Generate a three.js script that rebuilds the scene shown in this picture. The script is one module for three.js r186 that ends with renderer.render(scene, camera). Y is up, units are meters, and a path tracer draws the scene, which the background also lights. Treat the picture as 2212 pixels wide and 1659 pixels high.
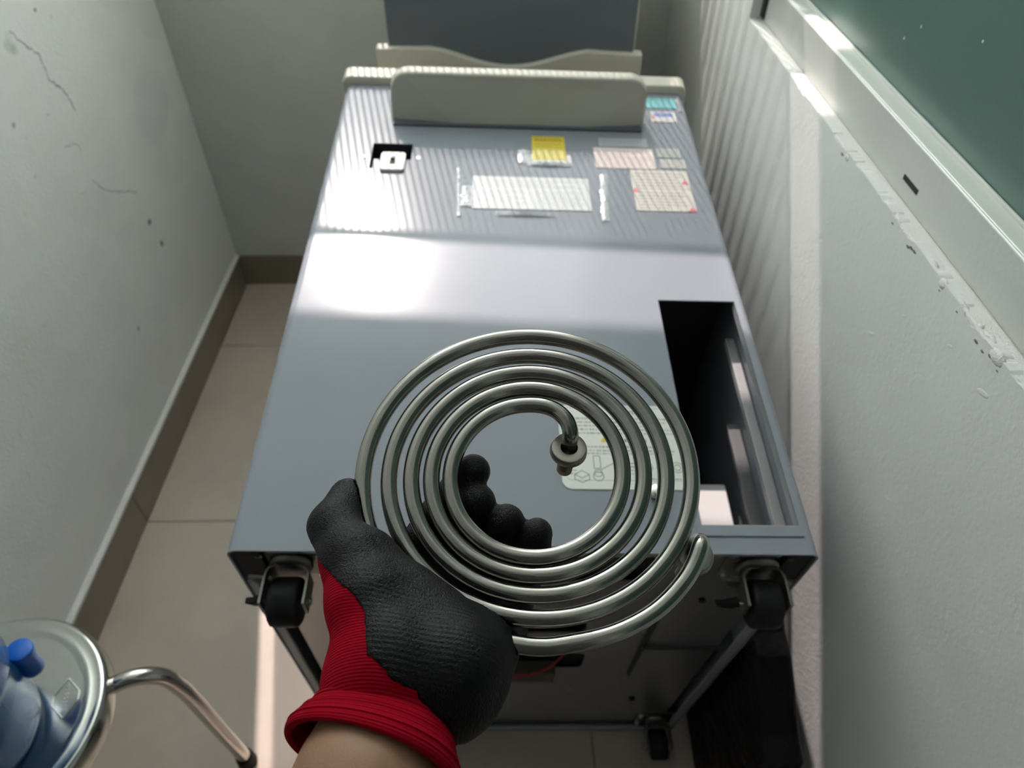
import * as THREE from 'three';
import { RoundedBoxGeometry } from 'three/addons/geometries/RoundedBoxGeometry.js';
import { mergeGeometries } from 'three/addons/utils/BufferGeometryUtils.js';
import { Brush, Evaluator, SUBTRACTION } from 'three-bvh-csg';

// ---------------------------------------------------------------- camera, sky, sun, exposure
const EYE = 1.355;
const scene = new THREE.Scene();
const camera = new THREE.PerspectiveCamera(56.6, 2212 / 1659, 0.02, 60);
camera.position.set(0, EYE, 0);
const PITCH = 44.6 * Math.PI / 180, YAW = 0.69 * Math.PI / 180;
const FW = new THREE.Vector3(Math.sin(YAW) * Math.cos(PITCH), -Math.sin(PITCH), -Math.cos(YAW) * Math.cos(PITCH));
camera.lookAt(FW.clone().add(camera.position));
camera.focus = 0.415;
camera.userData.fStop = 9;
scene.add(camera);

const SKY = new THREE.Color(0.89, 0.94, 0.93).multiplyScalar(7.8);
scene.background = SKY;
const SUN_AZ = 11.8 * Math.PI / 180, SUN_EL = 45.5 * Math.PI / 180;
const sun = new THREE.DirectionalLight(new THREE.Color(1.0, 0.86, 0.82), 3.9);
sun.position.set(-Math.sin(SUN_AZ) * Math.cos(SUN_EL), Math.sin(SUN_EL), -Math.cos(SUN_AZ) * Math.cos(SUN_EL)).multiplyScalar(6);
sun.castShadow = true;
sun.shadow.mapSize.set(4096, 4096);
Object.assign(sun.shadow.camera, { left: -2.5, right: 2.5, top: 2.5, bottom: -2.5, near: 0.5, far: 12 });
sun.shadow.radius = 0.8;
scene.add(sun, sun.target);

const renderer = new THREE.WebGLRenderer({ antialias: true });
renderer.toneMapping = THREE.LinearToneMapping;
renderer.toneMappingExposure = 1.5;
renderer.shadowMap.enabled = true;

// ---------------------------------------------------------------- helpers
let seed = 7;
const rnd = () => { seed = (seed + 0x6d2b79f5) | 0; let t = Math.imul(seed ^ (seed >>> 15), 1 | seed); t = (t + Math.imul(t ^ (t >>> 7), 61 | t)) ^ t; return ((t ^ (t >>> 14)) >>> 0) / 4294967296; };
const V = (x, y, z) => new THREE.Vector3(x, y, z);
const RIGHT = V(Math.cos(YAW), 0, Math.sin(YAW)), UP = new THREE.Vector3().crossVectors(RIGHT, FW);
const F = 1540;
// a point at a given depth along a sight line (coordinates of the 2212 x 1659 picture)
const at = (px, py, d) => V(0, EYE, 0).addScaledVector(RIGHT, (px - 1106) / F * d).addScaledVector(UP, -(py - 829.5) / F * d).addScaledVector(FW, d);
const names = new Map();
function numbered(n) { const k = names.get(n) || 0; names.set(n, k + 1); return k ? `${n}_${String(k).padStart(3, '0')}` : n; }
function mesh(name, geo, mat, parent = scene) {
  const m = new THREE.Mesh(Array.isArray(geo) ? mergeGeometries(geo.map(g => { const q = g.index ? g.toNonIndexed() : g; for (const k of Object.keys(q.attributes)) if (!['position', 'normal', 'uv'].includes(k)) q.deleteAttribute(k); return q; })) : geo, mat);
  m.name = parent === scene ? numbered(name) : name;
  m.castShadow = m.receiveShadow = true;
  parent.add(m);
  return m;
}
function tag(o, label, category, group, kind) {
  if (label) o.userData.label = label;
  if (category) o.userData.category = category;
  if (group) o.userData.group = group;
  if (kind) o.userData.kind = kind;
  return o;
}
function thing(name, label, category, x = 0, y = 0, z = 0) {
  const g = new THREE.Group(); g.name = numbered(name); g.position.set(x, y, z); scene.add(g);
  return tag(g, label, category);
}
function struct(name, geo, mat, parent = scene) { const m = mesh(name, geo, mat, parent); if (parent === scene) m.userData.kind = 'structure'; return m; }
// uv in metres from the dominant axis of each normal
function metres(g) {
  const q = g.index ? g.toNonIndexed() : g; const p = q.attributes.position, n = q.attributes.normal, uv = new Float32Array(p.count * 2);
  for (let i = 0; i < p.count; i += 3) {
    let a = 0, b = 0, c = 0; for (let k = 0; k < 3; k++) { a += Math.abs(n.getX(i + k)); b += Math.abs(n.getY(i + k)); c += Math.abs(n.getZ(i + k)); }
    for (let k = 0; k < 3; k++) {
      const j = i + k, x = p.getX(j), y = p.getY(j), z = p.getZ(j);
      const [u, v] = a >= b && a >= c ? [z, y] : b >= c ? [x, z] : [x, y];
      uv[j * 2] = u; uv[j * 2 + 1] = v;
    }
  }
  q.setAttribute('uv', new THREE.BufferAttribute(uv, 2));
  return q;
}
function box(x0, x1, y0, y1, z0, z1, r = 0) {
  const w = x1 - x0, h = y1 - y0, d = z1 - z0;
  const g = r ? new RoundedBoxGeometry(w, h, d, 3, Math.min(r, w / 2.01, h / 2.01, d / 2.01)) : new THREE.BoxGeometry(w, h, d);
  g.translate((x0 + x1) / 2, (y0 + y1) / 2, (z0 + z1) / 2);
  return metres(g);
}
function rrect(x0, x1, y0, y1, r, s = new THREE.Shape()) {
  s.moveTo(x0 + r, y0); s.lineTo(x1 - r, y0); s.absarc(x1 - r, y0 + r, r, -Math.PI / 2, 0); s.lineTo(x1, y1 - r); s.absarc(x1 - r, y1 - r, r, 0, Math.PI / 2);
  s.lineTo(x0 + r, y1); s.absarc(x0 + r, y1 - r, r, Math.PI / 2, Math.PI); s.lineTo(x0, y0 + r); s.absarc(x0 + r, y0 + r, r, Math.PI, Math.PI * 1.5);
  return s;
}
const cyl = (r0, r1, h, n = 32) => new THREE.CylinderGeometry(r0, r1, h, n);
const lathe = (pts, n = 48) => new THREE.LatheGeometry(pts.map(p => new THREE.Vector2(p[0], p[1])), n);
function between(g, a, b) {            // a y-axis geometry centred on the origin, put between two points
  const d = b.clone().sub(a), q = new THREE.Quaternion().setFromUnitVectors(V(0, 1, 0), d.clone().normalize());
  return g.applyQuaternion(q).translate((a.x + b.x) / 2, (a.y + b.y) / 2, (a.z + b.z) / 2);
}
const tube = (pts, r, n = 60, m = 16) => new THREE.TubeGeometry(new THREE.CatmullRomCurve3(pts, false, 'centripetal'), n, r, m, false);

// tileable value noise
function noiseField(n, cells, octaves, s) {
  const out = new Float32Array(n * n); let amp = 1, tot = 0; const keep = seed; seed = s;
  for (let o = 0; o < octaves; o++) {
    const c = cells << o, lat = new Float32Array(c * c).map(() => rnd());
    for (let y = 0; y < n; y++) for (let x = 0; x < n; x++) {
      const fx = x / n * c, fy = y / n * c, ix = fx | 0, iy = fy | 0; let tx = fx - ix, ty = fy - iy; tx = tx * tx * (3 - 2 * tx); ty = ty * ty * (3 - 2 * ty);
      const a = lat[iy % c * c + ix % c], b = lat[iy % c * c + (ix + 1) % c], d = lat[(iy + 1) % c * c + ix % c], e = lat[(iy + 1) % c * c + (ix + 1) % c];
      out[y * n + x] += amp * (a + (b - a) * tx + (d - a + (a - b - d + e) * tx) * ty);
    }
    tot += amp; amp *= 0.55;
  }
  for (let i = 0; i < out.length; i++) out[i] /= tot;
  seed = keep;
  return out;
}
function dataTex(n, fn, size, srgb = false) {
  const d = new Uint8Array(n * n * 4);
  for (let y = 0; y < n; y++) for (let x = 0; x < n; x++) { const v = fn(x, y, y * n + x), i = (y * n + x) * 4; const c = Array.isArray(v) ? v : [v, v, v]; for (let k = 0; k < 3; k++) d[i + k] = Math.max(0, Math.min(255, c[k] * 255)); d[i + 3] = 255; }
  const t = new THREE.DataTexture(d, n, n); t.wrapS = t.wrapT = THREE.RepeatWrapping; t.magFilter = THREE.LinearFilter; t.minFilter = THREE.LinearMipmapLinearFilter; t.generateMipmaps = true;
  if (srgb) t.colorSpace = THREE.SRGBColorSpace;
  const r = Array.isArray(size) ? size : [1 / size, 1 / size]; t.repeat.set(r[0], r[1]); t.needsUpdate = true;
  return t;
}
function canvasTex(w, h, draw) {
  const c = document.createElement('canvas'); c.width = w; c.height = h; draw(c.getContext('2d'), w, h);
  const t = new THREE.CanvasTexture(c); t.colorSpace = THREE.SRGBColorSpace; t.anisotropy = 8; return t;
}
const std = (color, roughness = 0.6, metalness = 0, more = {}) => new THREE.MeshPhysicalMaterial({ color: color.isColor ? color : Array.isArray(color) ? new THREE.Color(...color) : new THREE.Color(color), roughness, metalness, ...more });

// ---------------------------------------------------------------- materials
const nFine = noiseField(512, 48, 3, 11), nCoarse = noiseField(512, 5, 5, 23), nMid = noiseField(512, 16, 4, 31);
const peel = dataTex(512, (x, y, i) => nFine[i], 0.22);
const M = {};
{
  const mott = dataTex(512, (x, y, i) => { const v = 0.93 + 0.10 * (nCoarse[i] - 0.5) + 0.05 * (nMid[i] - 0.5); return [v, v, v]; }, 0.9);
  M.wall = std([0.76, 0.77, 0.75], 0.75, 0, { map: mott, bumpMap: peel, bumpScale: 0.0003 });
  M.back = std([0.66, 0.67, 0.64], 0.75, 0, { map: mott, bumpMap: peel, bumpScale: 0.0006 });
  M.plaster = std([0.80, 0.79, 0.76], 0.9, 0, { bumpMap: dataTex(256, (x, y) => nFine[(y * 2) * 512 + x * 2], 0.03), bumpScale: 0.001 });
  const tileMap = dataTex(512, (x, y, i) => { const v = 0.92 + 0.16 * (nCoarse[i] - 0.5) + 0.08 * (nMid[i] - 0.5); return [v, v * 0.995, v * 0.98]; }, 0.6);
  M.tile = [0, 1, 2].map(k => std([0.535 + 0.012 * k, 0.455 + 0.010 * k, 0.385 + 0.010 * k], 0.38, 0, { map: tileMap }));
  M.base = [0, 1].map(k => std([0.275 + 0.01 * k, 0.235 + 0.01 * k, 0.185 + 0.01 * k], 0.3, 0, { map: tileMap }));
  M.grout = std([0.30, 0.27, 0.23], 0.9);
  const paint = dataTex(512, (x, y, i) => { const v = 0.97 + 0.03 * (nCoarse[i] - 0.5); return [v, v, v]; }, 0.5);
  M.shell = std([0.265, 0.285, 0.325], 0.19, 0, { map: paint, roughnessMap: dataTex(256, (x, y) => 0.95 + 0.06 * (nMid[y * 2 * 512 + x * 2] - 0.5), 0.4), specularIntensity: 0.33 });
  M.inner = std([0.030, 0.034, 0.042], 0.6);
  M.bracket = std([0.62, 0.61, 0.61], 0.4);
  M.rail = std([0.35, 0.34, 0.35], 0.4);
  M.zinc = std([0.34, 0.335, 0.33], 0.30, 0.75, { roughnessMap: dataTex(256, (x, y) => 0.95 + 0.1 * (nMid[y * 2 * 512 + x * 2] - 0.5), 0.25) });
  M.flange = std([0.33, 0.34, 0.36], 0.4);
  M.cream = std([0.60, 0.575, 0.49], 0.45);
  M.slate = std([0.13, 0.15, 0.175], 0.42);
  M.black = std([0.012, 0.012, 0.013], 0.45);
  M.rubber = std([0.018, 0.018, 0.019], 0.6);
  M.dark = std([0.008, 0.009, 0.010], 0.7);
  M.chrome = std([0.72, 0.70, 0.66], 0.22, 1);
  M.steelDark = std([0.20, 0.195, 0.17], 0.38, 0.9);
  M.alu = std([0.60, 0.615, 0.585], 0.42, 0.25, { bumpMap: peel, bumpScale: 0.0002 });
  M.aluTop = std([0.72, 0.74, 0.70], 0.4, 0.2);
  M.green = std([0.080, 0.150, 0.132], 0.32, 0, { bumpMap: dataTex(256, (x, y) => nFine[y * 2 * 512 + x * 2], 0.05), bumpScale: 0.0001 });
  M.white = std([0.80, 0.79, 0.76], 0.45);
  M.tape = std([0.8, 0.82, 0.84], 0.12, 0, { transmission: 0.75, thickness: 0, transparent: false });
  M.bag = std([0.006, 0.005, 0.007], 0.5, 0, { specularIntensity: 0.4, bumpMap: dataTex(256, (x, y) => nCoarse[y * 2 * 512 + x * 2], 0.3), bumpScale: 0.012 });
  M.skin = std([0.265, 0.138, 0.078], 0.55, 0, { bumpMap: dataTex(256, (x, y) => nFine[y * 2 * 512 + x * 2], 0.02), bumpScale: 0.00012, sheen: 0.1 });
  M.red = std([0.40, 0.006, 0.016], 0.9);
  M.black.specularIntensity = 0.3; M.rubber.specularIntensity = 0.4;
  M.blue = std([0.004, 0.12, 0.55], 0.4);
}

// ---------------------------------------------------------------- the room
const XL = -0.82, XR = 0.405, ZB = -1.84, ZF = 0.80, TOP = 2.65;
struct('floor', box(XL - 0.12, XR + 0.12, -0.12, -0.004, ZB - 0.12, ZF + 0.12), M.grout);
{
  const floor = scene.getObjectByName('floor');
  const xs = [XL - 0.12, 0.15, XR + 0.12], zs = [ZB - 0.12, -1.54, -0.94, -0.34, 0.26, ZF + 0.12];
  for (let i = 0; i < 2; i++) for (let j = 0; j < 5; j++) mesh('tile', box(xs[i] + 0.0012, xs[i + 1] - 0.0012, -0.005, (i + j) % 3 * 0.00015, zs[j] + 0.0012, zs[j + 1] - 0.0012, 0.0015), M.tile[(i * 2 + j) % 3], floor);
}
struct('ceiling', box(XL - 0.12, XR + 0.12, TOP, TOP + 0.12, ZB - 0.12, ZF + 0.12), M.wall);
struct('wall_front', box(XL - 0.12, XR + 0.12, 0, TOP, ZF, ZF + 0.12), std([0.07, 0.07, 0.07], 0.8));
// left wall: its cracks and stains are a print of wear, uv in metres (z, y)
{
  const z0 = -1.96, z1 = 0.6, y0 = 0, y1 = 1.4;
  const map = canvasTex(2048, 1120, (c, w, h) => {
    const X = z => (z - z0) / (z1 - z0) * w, Y = y => h - (y + EYE - y0) / (y1 - y0) * h, k = w / (z1 - z0);
    c.fillStyle = '#ffffff'; c.fillRect(0, 0, w, h);
    const keep = seed; seed = 99;
    for (let i = 0; i < 260; i++) { c.fillStyle = `rgba(${200 + rnd() * 40},${205 + rnd() * 40},${200 + rnd() * 30},0.045)`; c.beginPath(); c.ellipse(rnd() * w, rnd() * h, 20 + rnd() * 90, 15 + rnd() * 60, rnd() * 3, 0, 7); c.fill(); }
    const crack = (pts, wd, a) => { c.lineCap = 'round'; for (let i = 1; i < pts.length; i++) { let [za, ya] = pts[i - 1], [zb, yb] = pts[i]; let px = X(za), py = Y(ya); for (let s = 1; s <= 6; s++) { const t = s / 6, nx = X(za + (zb - za) * t) + (s < 6 ? (rnd() - 0.5) * 4 : 0), ny = Y(ya + (yb - ya) * t) + (s < 6 ? (rnd() - 0.5) * 4 : 0); c.strokeStyle = `rgba(96,104,100,${a})`; c.lineWidth = wd * (0.6 + rnd() * 0.8); c.beginPath(); c.moveTo(px, py); c.lineTo(nx, ny); c.stroke(); px = nx; py = ny; } } };
    crack([[-1.265, -0.415], [-1.29, -0.445], [-1.317, -0.47], [-1.312, -0.511], [-1.335, -0.535], [-1.346, -0.554], [-1.35, -0.585]], 2.4, 0.45);
    crack([[-1.27, -0.62], [-1.308, -0.632], [-1.315, -0.65]], 1.6, 0.2);
    crack([[-1.306, -0.709], [-1.336, -0.748], [-1.37, -0.77], [-1.443, -0.812]], 2, 0.32);
    const spot = (z, y, rr, a) => { for (let i = 0; i < 7; i++) { c.fillStyle = `rgba(70,76,72,${a * 0.4})`; c.beginPath(); c.ellipse(X(z) + (rnd() - 0.5) * rr * k, Y(y) + (rnd() - 0.5) * rr * k * 1.3, rr * k * (0.3 + rnd() * 0.4), rr * k * (0.3 + rnd() * 0.5), rnd() * 3, 0, 7); c.fill(); } };
    spot(-1.445, -0.888, 0.008, 0.9); spot(-1.462, -0.958, 0.008, 0.8); spot(-1.233, -1.032, 0.006, 0.35); spot(-1.164, -0.529, 0.006, 0.3); spot(-1.36, -0.41, 0.004, 0.6); spot(-1.25, -0.435, 0.02, 0.12);
    for (let i = 0; i < 60; i++) spot(z0 + rnd() * (z1 - z0), -1.2 + rnd() * 1.1, 0.001 + rnd() * 0.003, 0.06 + rnd() * 0.18);
    for (let i = 0; i < 40; i++) { const z = -1.3 + rnd() * 0.9, y = -0.85 + (rnd() - 0.3) * 0.5; c.strokeStyle = `rgba(120,125,118,${0.1 + rnd() * 0.15})`; c.lineWidth = 1; c.beginPath(); c.moveTo(X(z), Y(y)); c.lineTo(X(z + (rnd() - 0.5) * 0.03), Y(y - rnd() * 0.02)); c.stroke(); }
    seed = keep;
  });
  map.repeat.set(1 / (z1 - z0), 1 / (y1 - y0)); map.offset.set(-z0 / (z1 - z0), -y0 / (y1 - y0)); map.wrapS = map.wrapT = THREE.ClampToEdgeWrapping;
  const wl = std([0.84, 0.855, 0.84], 0.7, 0, { map, bumpMap: peel, bumpScale: 0.0006 });
  struct('wall_left', box(XL - 0.12, XL, 0, TOP, ZB - 0.12, ZF), wl);
}
// back wall with a high window opening
const WX0 = -0.765, WX1 = 0.39, WY0 = EYE - 0.20, WY1 = 2.50;
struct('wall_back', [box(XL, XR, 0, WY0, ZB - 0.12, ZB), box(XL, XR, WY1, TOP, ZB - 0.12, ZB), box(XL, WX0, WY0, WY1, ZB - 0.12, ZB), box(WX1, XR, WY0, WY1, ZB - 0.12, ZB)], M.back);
{
  // a slatted blind lowered over the window, open above and along its left edge
  const blind = thing('window_blind', 'pale slatted blind hanging in the high back window', 'blind', 0, 0, ZB - 0.05);
  const bm = std([0.62, 0.61, 0.58], 0.8, 0, { transmission: 0.5, thickness: 0 });
  const x0 = WX0 + 0.045, x1 = WX1, pitch = 0.0115;
  for (let x = x0; x < x1 - 0.009; x += pitch) mesh('slat', box(x, x + 0.0078, WY0, EYE + 0.505, -0.0015, 0.0015), bm, blind);
  mesh('rail', box(x0, x1, EYE + 0.493, EYE + 0.505, -0.004, 0.004), bm, blind);
}
mesh('awning', box(XL - 0.5, XR + 0.5, 2.62, 2.70, -2.488, ZB - 0.121), M.plaster, scene.getObjectByName('wall_back'));
// right wall with a window opening whose lower plaster edge is broken
const SY = EYE - 0.395, SZ0 = -1.252, SZ1 = 0.55, SY1 = 2.15;
{
  const s = new THREE.Shape(); s.moveTo(ZB - 0.12, 0); s.lineTo(ZF, 0); s.lineTo(ZF, TOP); s.lineTo(ZB - 0.12, TOP); s.closePath();
  const hPts = []; const n = 420;
  for (let i = 0; i <= n; i++) { const t = i / n, z = SZ0 + (SZ1 - SZ0) * t, j = z > -1.0 ? Math.max(0, Math.sin(z * 37) * 0.5 + Math.sin(z * 91 + 1) * 0.4 + rnd() * 0.9 - 0.45) : rnd() * 0.15; hPts.push(new THREE.Vector2(z, SY - 0.0042 * j)); }
  const h = new THREE.Path(); h.moveTo(SZ0, SY1); for (const p of hPts) h.lineTo(p.x, p.y); h.lineTo(SZ1, SY1); h.closePath(); s.holes.push(h);
  const g = new THREE.ExtrudeGeometry(s, { depth: 0.012, bevelEnabled: false });
  g.rotateY(-Math.PI / 2); g.translate(XR + 0.012, 0, 0);          // shape x -> z, extrusion -> -x
  const body = [box(XR + 0.012, XR + 0.12, 0, SY - 0.004, ZB - 0.12, ZF), box(XR + 0.012, XR + 0.12, SY1, TOP, ZB - 0.12, ZF), box(XR + 0.012, XR + 0.12, SY - 0.004, SY1, ZB - 0.12, SZ0), box(XR + 0.012, XR + 0.12, SY - 0.004, SY1, SZ1, ZF)];
  const wr = struct('wall_right', [metres(g), ...body], M.wall);
  // crumbs of plaster and filler along the broken edge
  const crumbs = [];
  for (let i = 0; i < 150; i++) { const z = -0.98 + rnd() * 1.0, r = 0.0012 + rnd() * rnd() * 0.005, c = new THREE.IcosahedronGeometry(r, 1); c.scale(0.6, 0.7 + rnd() * 0.5, 1 + rnd() * 1.6); c.translate(XR + 0.001 + rnd() * 0.006, SY - 0.002 - rnd() * 0.004, z); crumbs.push(metres(c)); }
  const cr = mesh('plaster_crumbs', crumbs, M.plaster, wr); cr.userData.kind = 'stuff';
  const pits = []; for (let i = 0; i < 14; i++) { const z = -0.80 + rnd() * 0.5, c = new THREE.IcosahedronGeometry(0.0008 + rnd() * 0.0020, 1); c.rotateX(rnd() * 3); c.scale(0.3, 0.6, 1.5); c.translate(XR - 0.0002, SY - 0.005 - rnd() * 0.006, z); pits.push(metres(c)); }
  mesh('plaster_pits', pits, std([0.16, 0.16, 0.15], 0.9), wr).userData.kind = 'stuff'; 
  mesh('sill', box(XR + 0.001, XR + 0.03, SY - 0.006, SY - 0.001, SZ0, SZ1, 0.002), M.plaster, wr);
  // dings in the paint: shallow chips
  const chips = []; for (const [y, z, r] of [[-0.516, -0.598, 0.007], [-0.591, -0.635, 0.004], [-0.432, -0.482, 0.005], [-0.431, -0.421, 0.009], [-0.483, -0.773, 0.004], [-0.46, -0.56, 0.004], [-0.62, -0.45, 0.005]]) { const c = new THREE.IcosahedronGeometry(r, 1); c.scale(0.06, 0.9, 0.3); c.rotateX(0.4 + rnd()); c.translate(XR, EYE + y, z); chips.push(metres(c)); }
  for (const c of chips) mesh('paint_chip', c, M.wall, wr);
}
{
  const win = thing('window_1', 'aluminium framed window with a frosted dark green pane', null, XR, 0, 0);
  win.userData.kind = 'structure';
  const f0 = 0.020, f1 = 0.075, z0 = SZ0 + 0.014, z1 = SZ1 - 0.01, railTop = EYE - 0.337;
  mesh('window_frame', [box(f0, f1, SY - 0.001, railTop, z0, z1, 0.003), box(f0, f1, railTop, SY1, z1 - 0.05, z1, 0.003), box(f0, f1, SY1 - 0.05, SY1, z0, z1, 0.003)], M.alu, win);
  mesh('window_stile', box(f0, f1, railTop, SY1, z0, z0 + 0.045, 0.003), M.alu, win);
  mesh('glazing_bead', [box(f0 + 0.001, f0 + 0.0215, railTop - 0.001, railTop + 0.0012, z0 + 0.03, z1 - 0.04, 0.001), box(f0 + 0.0225, f0 + 0.0245, railTop, railTop + 0.004, z0 + 0.03, z1 - 0.04)], M.aluTop, win);
  mesh('gasket', box(f0 - 0.004, f1, SY + 0.004, SY1, SZ0, SZ0 + 0.016, 0.001), M.dark, win);
  mesh('drain_slot', box(f0 - 0.0006, f0 + 0.004, EYE - 0.378, EYE - 0.372, -0.69, -0.655, 0.0005), M.dark, win);
  const pane = mesh('window_pane', box(f0 + 0.0255, f0 + 0.0315, railTop - 0.005, SY1 - 0.03, z0 + 0.02, z1 - 0.03), M.green, win);
  const specks = []; for (let i = 0; i < 9; i++) { const c = new THREE.IcosahedronGeometry(0.0006 + rnd() * 0.0009, 0); c.scale(0.3, 1 + rnd(), 1); c.translate(f0 + 0.0255, EYE - 0.30 + rnd() * 0.16, -0.85 + rnd() * 0.45); specks.push(metres(c)); }
  const sp = mesh('paint_specks', specks, M.white, win); sp.userData.kind = 'stuff';
}
// skirting tiles
for (const [name, x0, x1, zs] of [['baseboard_left', XL - 0.001, XL + 0.008, [ZB, -1.54, -0.94, -0.34, 0.26, ZF]], ['baseboard_right', XR - 0.008, XR + 0.001, [ZB, -1.54, -0.94, -0.34, 0.26, ZF]]]) {
  const b = new THREE.Group(); b.name = name; b.userData.kind = 'structure'; scene.add(b);
  mesh('grout_cap', box(Math.min(x0, x1) - (x0 > 0 ? 0.004 : 0), Math.max(x0, x1) + (x0 < 0 ? 0.004 : 0), 0.1045, 0.112, ZB + 0.009, ZF, 0.001), M.plaster, b);
  for (let j = 0; j < zs.length - 1; j++) mesh('skirting_tile', box(x0, x1, 0, 0.105, zs[j] + 0.001 + (j ? 0 : 0.009), zs[j + 1] - 0.001, 0.0015), M.base[j % 2], b);
}
{
  const b = new THREE.Group(); b.name = 'baseboard_back'; b.userData.kind = 'structure'; scene.add(b);
  for (const [a, c] of [[XL, -0.22], [-0.22, XR]]) mesh('skirting_tile', box(a + 0.001, c - 0.001, 0, 0.105, ZB - 0.001, ZB + 0.008, 0.0015), M.base[0], b);
}

// ---------------------------------------------------------------- the cabinet lying on its back
const cab = thing('steel_cabinet', 'pale grey steel machine cabinet lying on its back, castors towards the viewer', 'cabinet', 0.02015859, EYE - 0.62281215, -0.3902056);
cab.rotation.set(0.11715309, -0.00200996, -0.03630516, 'YXZ');
const CW = 0.30, CL = 0.919, CD = 0.726;
{
  const o = rrect(-CW, CW, -CD, 0, 0.011); o.holes.push(rrect(-CW + 0.0022, CW - 0.0022, -CD + 0.0022, -0.0022, 0.009, new THREE.Path()));
  const g = new THREE.ExtrudeGeometry(o, { depth: CL, bevelEnabled: false, curveSegments: 8 }); g.translate(0, 0, -CL);
  const ev = new Evaluator(); ev.useGroups = false;
  let b = new Brush(g); b.updateMatrixWorld();
  for (const q of [box(0.1825, 0.285, -0.02, 0.02, -0.364, -0.032), box(-0.232, -0.1685, -0.02, 0.02, -0.711, -0.642)]) { const c = new Brush(q); c.updateMatrixWorld(); b = ev.evaluate(b, c, SUBTRACTION); }
  mesh('shell', metres(b.geometry), M.shell, cab);
  // folded lips of the large cut-out
  mesh('cutout_lip', [box(0.1825, 0.285, -0.006, -0.0002, -0.033, -0.0305), box(0.285, 0.2865, -0.012, -0.0002, -0.364, -0.032)], M.flange, cab).userData.label = 'folded lip of the cutout';
  mesh('cover_strip', box(0.176, 0.2875, 0.0002, 0.0016, -0.0315, -0.0195, 0.0006), M.shell, cab);
  // inside
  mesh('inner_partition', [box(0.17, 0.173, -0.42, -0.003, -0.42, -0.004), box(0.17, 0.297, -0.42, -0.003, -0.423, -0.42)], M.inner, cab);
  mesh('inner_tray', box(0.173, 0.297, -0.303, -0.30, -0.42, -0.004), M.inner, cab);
  mesh('inner_box', box(0.2, 0.28, -0.30, -0.16, -0.178, -0.112, 0.003), M.bracket, cab).userData.label = 'pale box inside the cutout';
  mesh('inner_rail', [box(0.284, 0.2965, -0.062, -0.052, -0.345, -0.01, 0.001), ], M.rail, cab); mesh('lower_rail', box(0.28, 0.2965, -0.115, -0.108, -0.24, -0.01, 0.001), std([0.12, 0.12, 0.125], 0.5), cab);
  for (const z of [-0.232, -0.205]) mesh('vent_slot', box(0.2, 0.2035, -0.2995, -0.2985, z - 0.02, z), M.dark, cab);
  // small cut-out with the white catch plate
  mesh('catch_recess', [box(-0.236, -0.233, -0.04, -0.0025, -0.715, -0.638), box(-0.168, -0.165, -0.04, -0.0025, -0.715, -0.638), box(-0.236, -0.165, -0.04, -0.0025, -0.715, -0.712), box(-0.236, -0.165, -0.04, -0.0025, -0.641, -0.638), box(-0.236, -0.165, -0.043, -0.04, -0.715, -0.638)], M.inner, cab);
  mesh('catch_cover', box(-0.2275, -0.168, -0.006, -0.001, -0.669, -0.641, 0.001), M.shell, cab);
  {
    const s = rrect(-0.0185, 0.0185, -0.0225, 0.0225, 0.006); s.holes.push(rrect(-0.0045, 0.0045, -0.010, 0.010, 0.0008, new THREE.Path()));
    const g2 = new THREE.ExtrudeGeometry(s, { depth: 0.003, bevelEnabled: true, bevelSize: 0.0008, bevelThickness: 0.0008, bevelSegments: 2 }); g2.rotateX(-Math.PI / 2); g2.translate(-0.196, 0.0012, -0.657);
    const p = mesh('catch_plate', metres(g2), M.white, cab); p.userData.label = 'white catch plate with a keyhole slot';
    mesh('keyhole', box(-0.2005, -0.1915, 0.0003, 0.0014, -0.668, -0.646), M.dark, p);
  }
  for (const [x, z] of [[-0.243, -0.672], [-0.158, -0.672]]) mesh('screw', cyl(0.003, 0.003, 0.0012, 16).translate(x, 0.0006, z), M.zinc, cab);
  // chrome knob near the cut-out
  { const k = lathe([[0, 0.016], [0.006, 0.0155], [0.0085, 0.012], [0.0085, 0.008], [0.005, 0.006], [0.005, 0], [0, 0]], 28); k.translate(0.138, 0, -0.066); mesh('chrome_knob', k, M.chrome, cab); }
}
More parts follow.
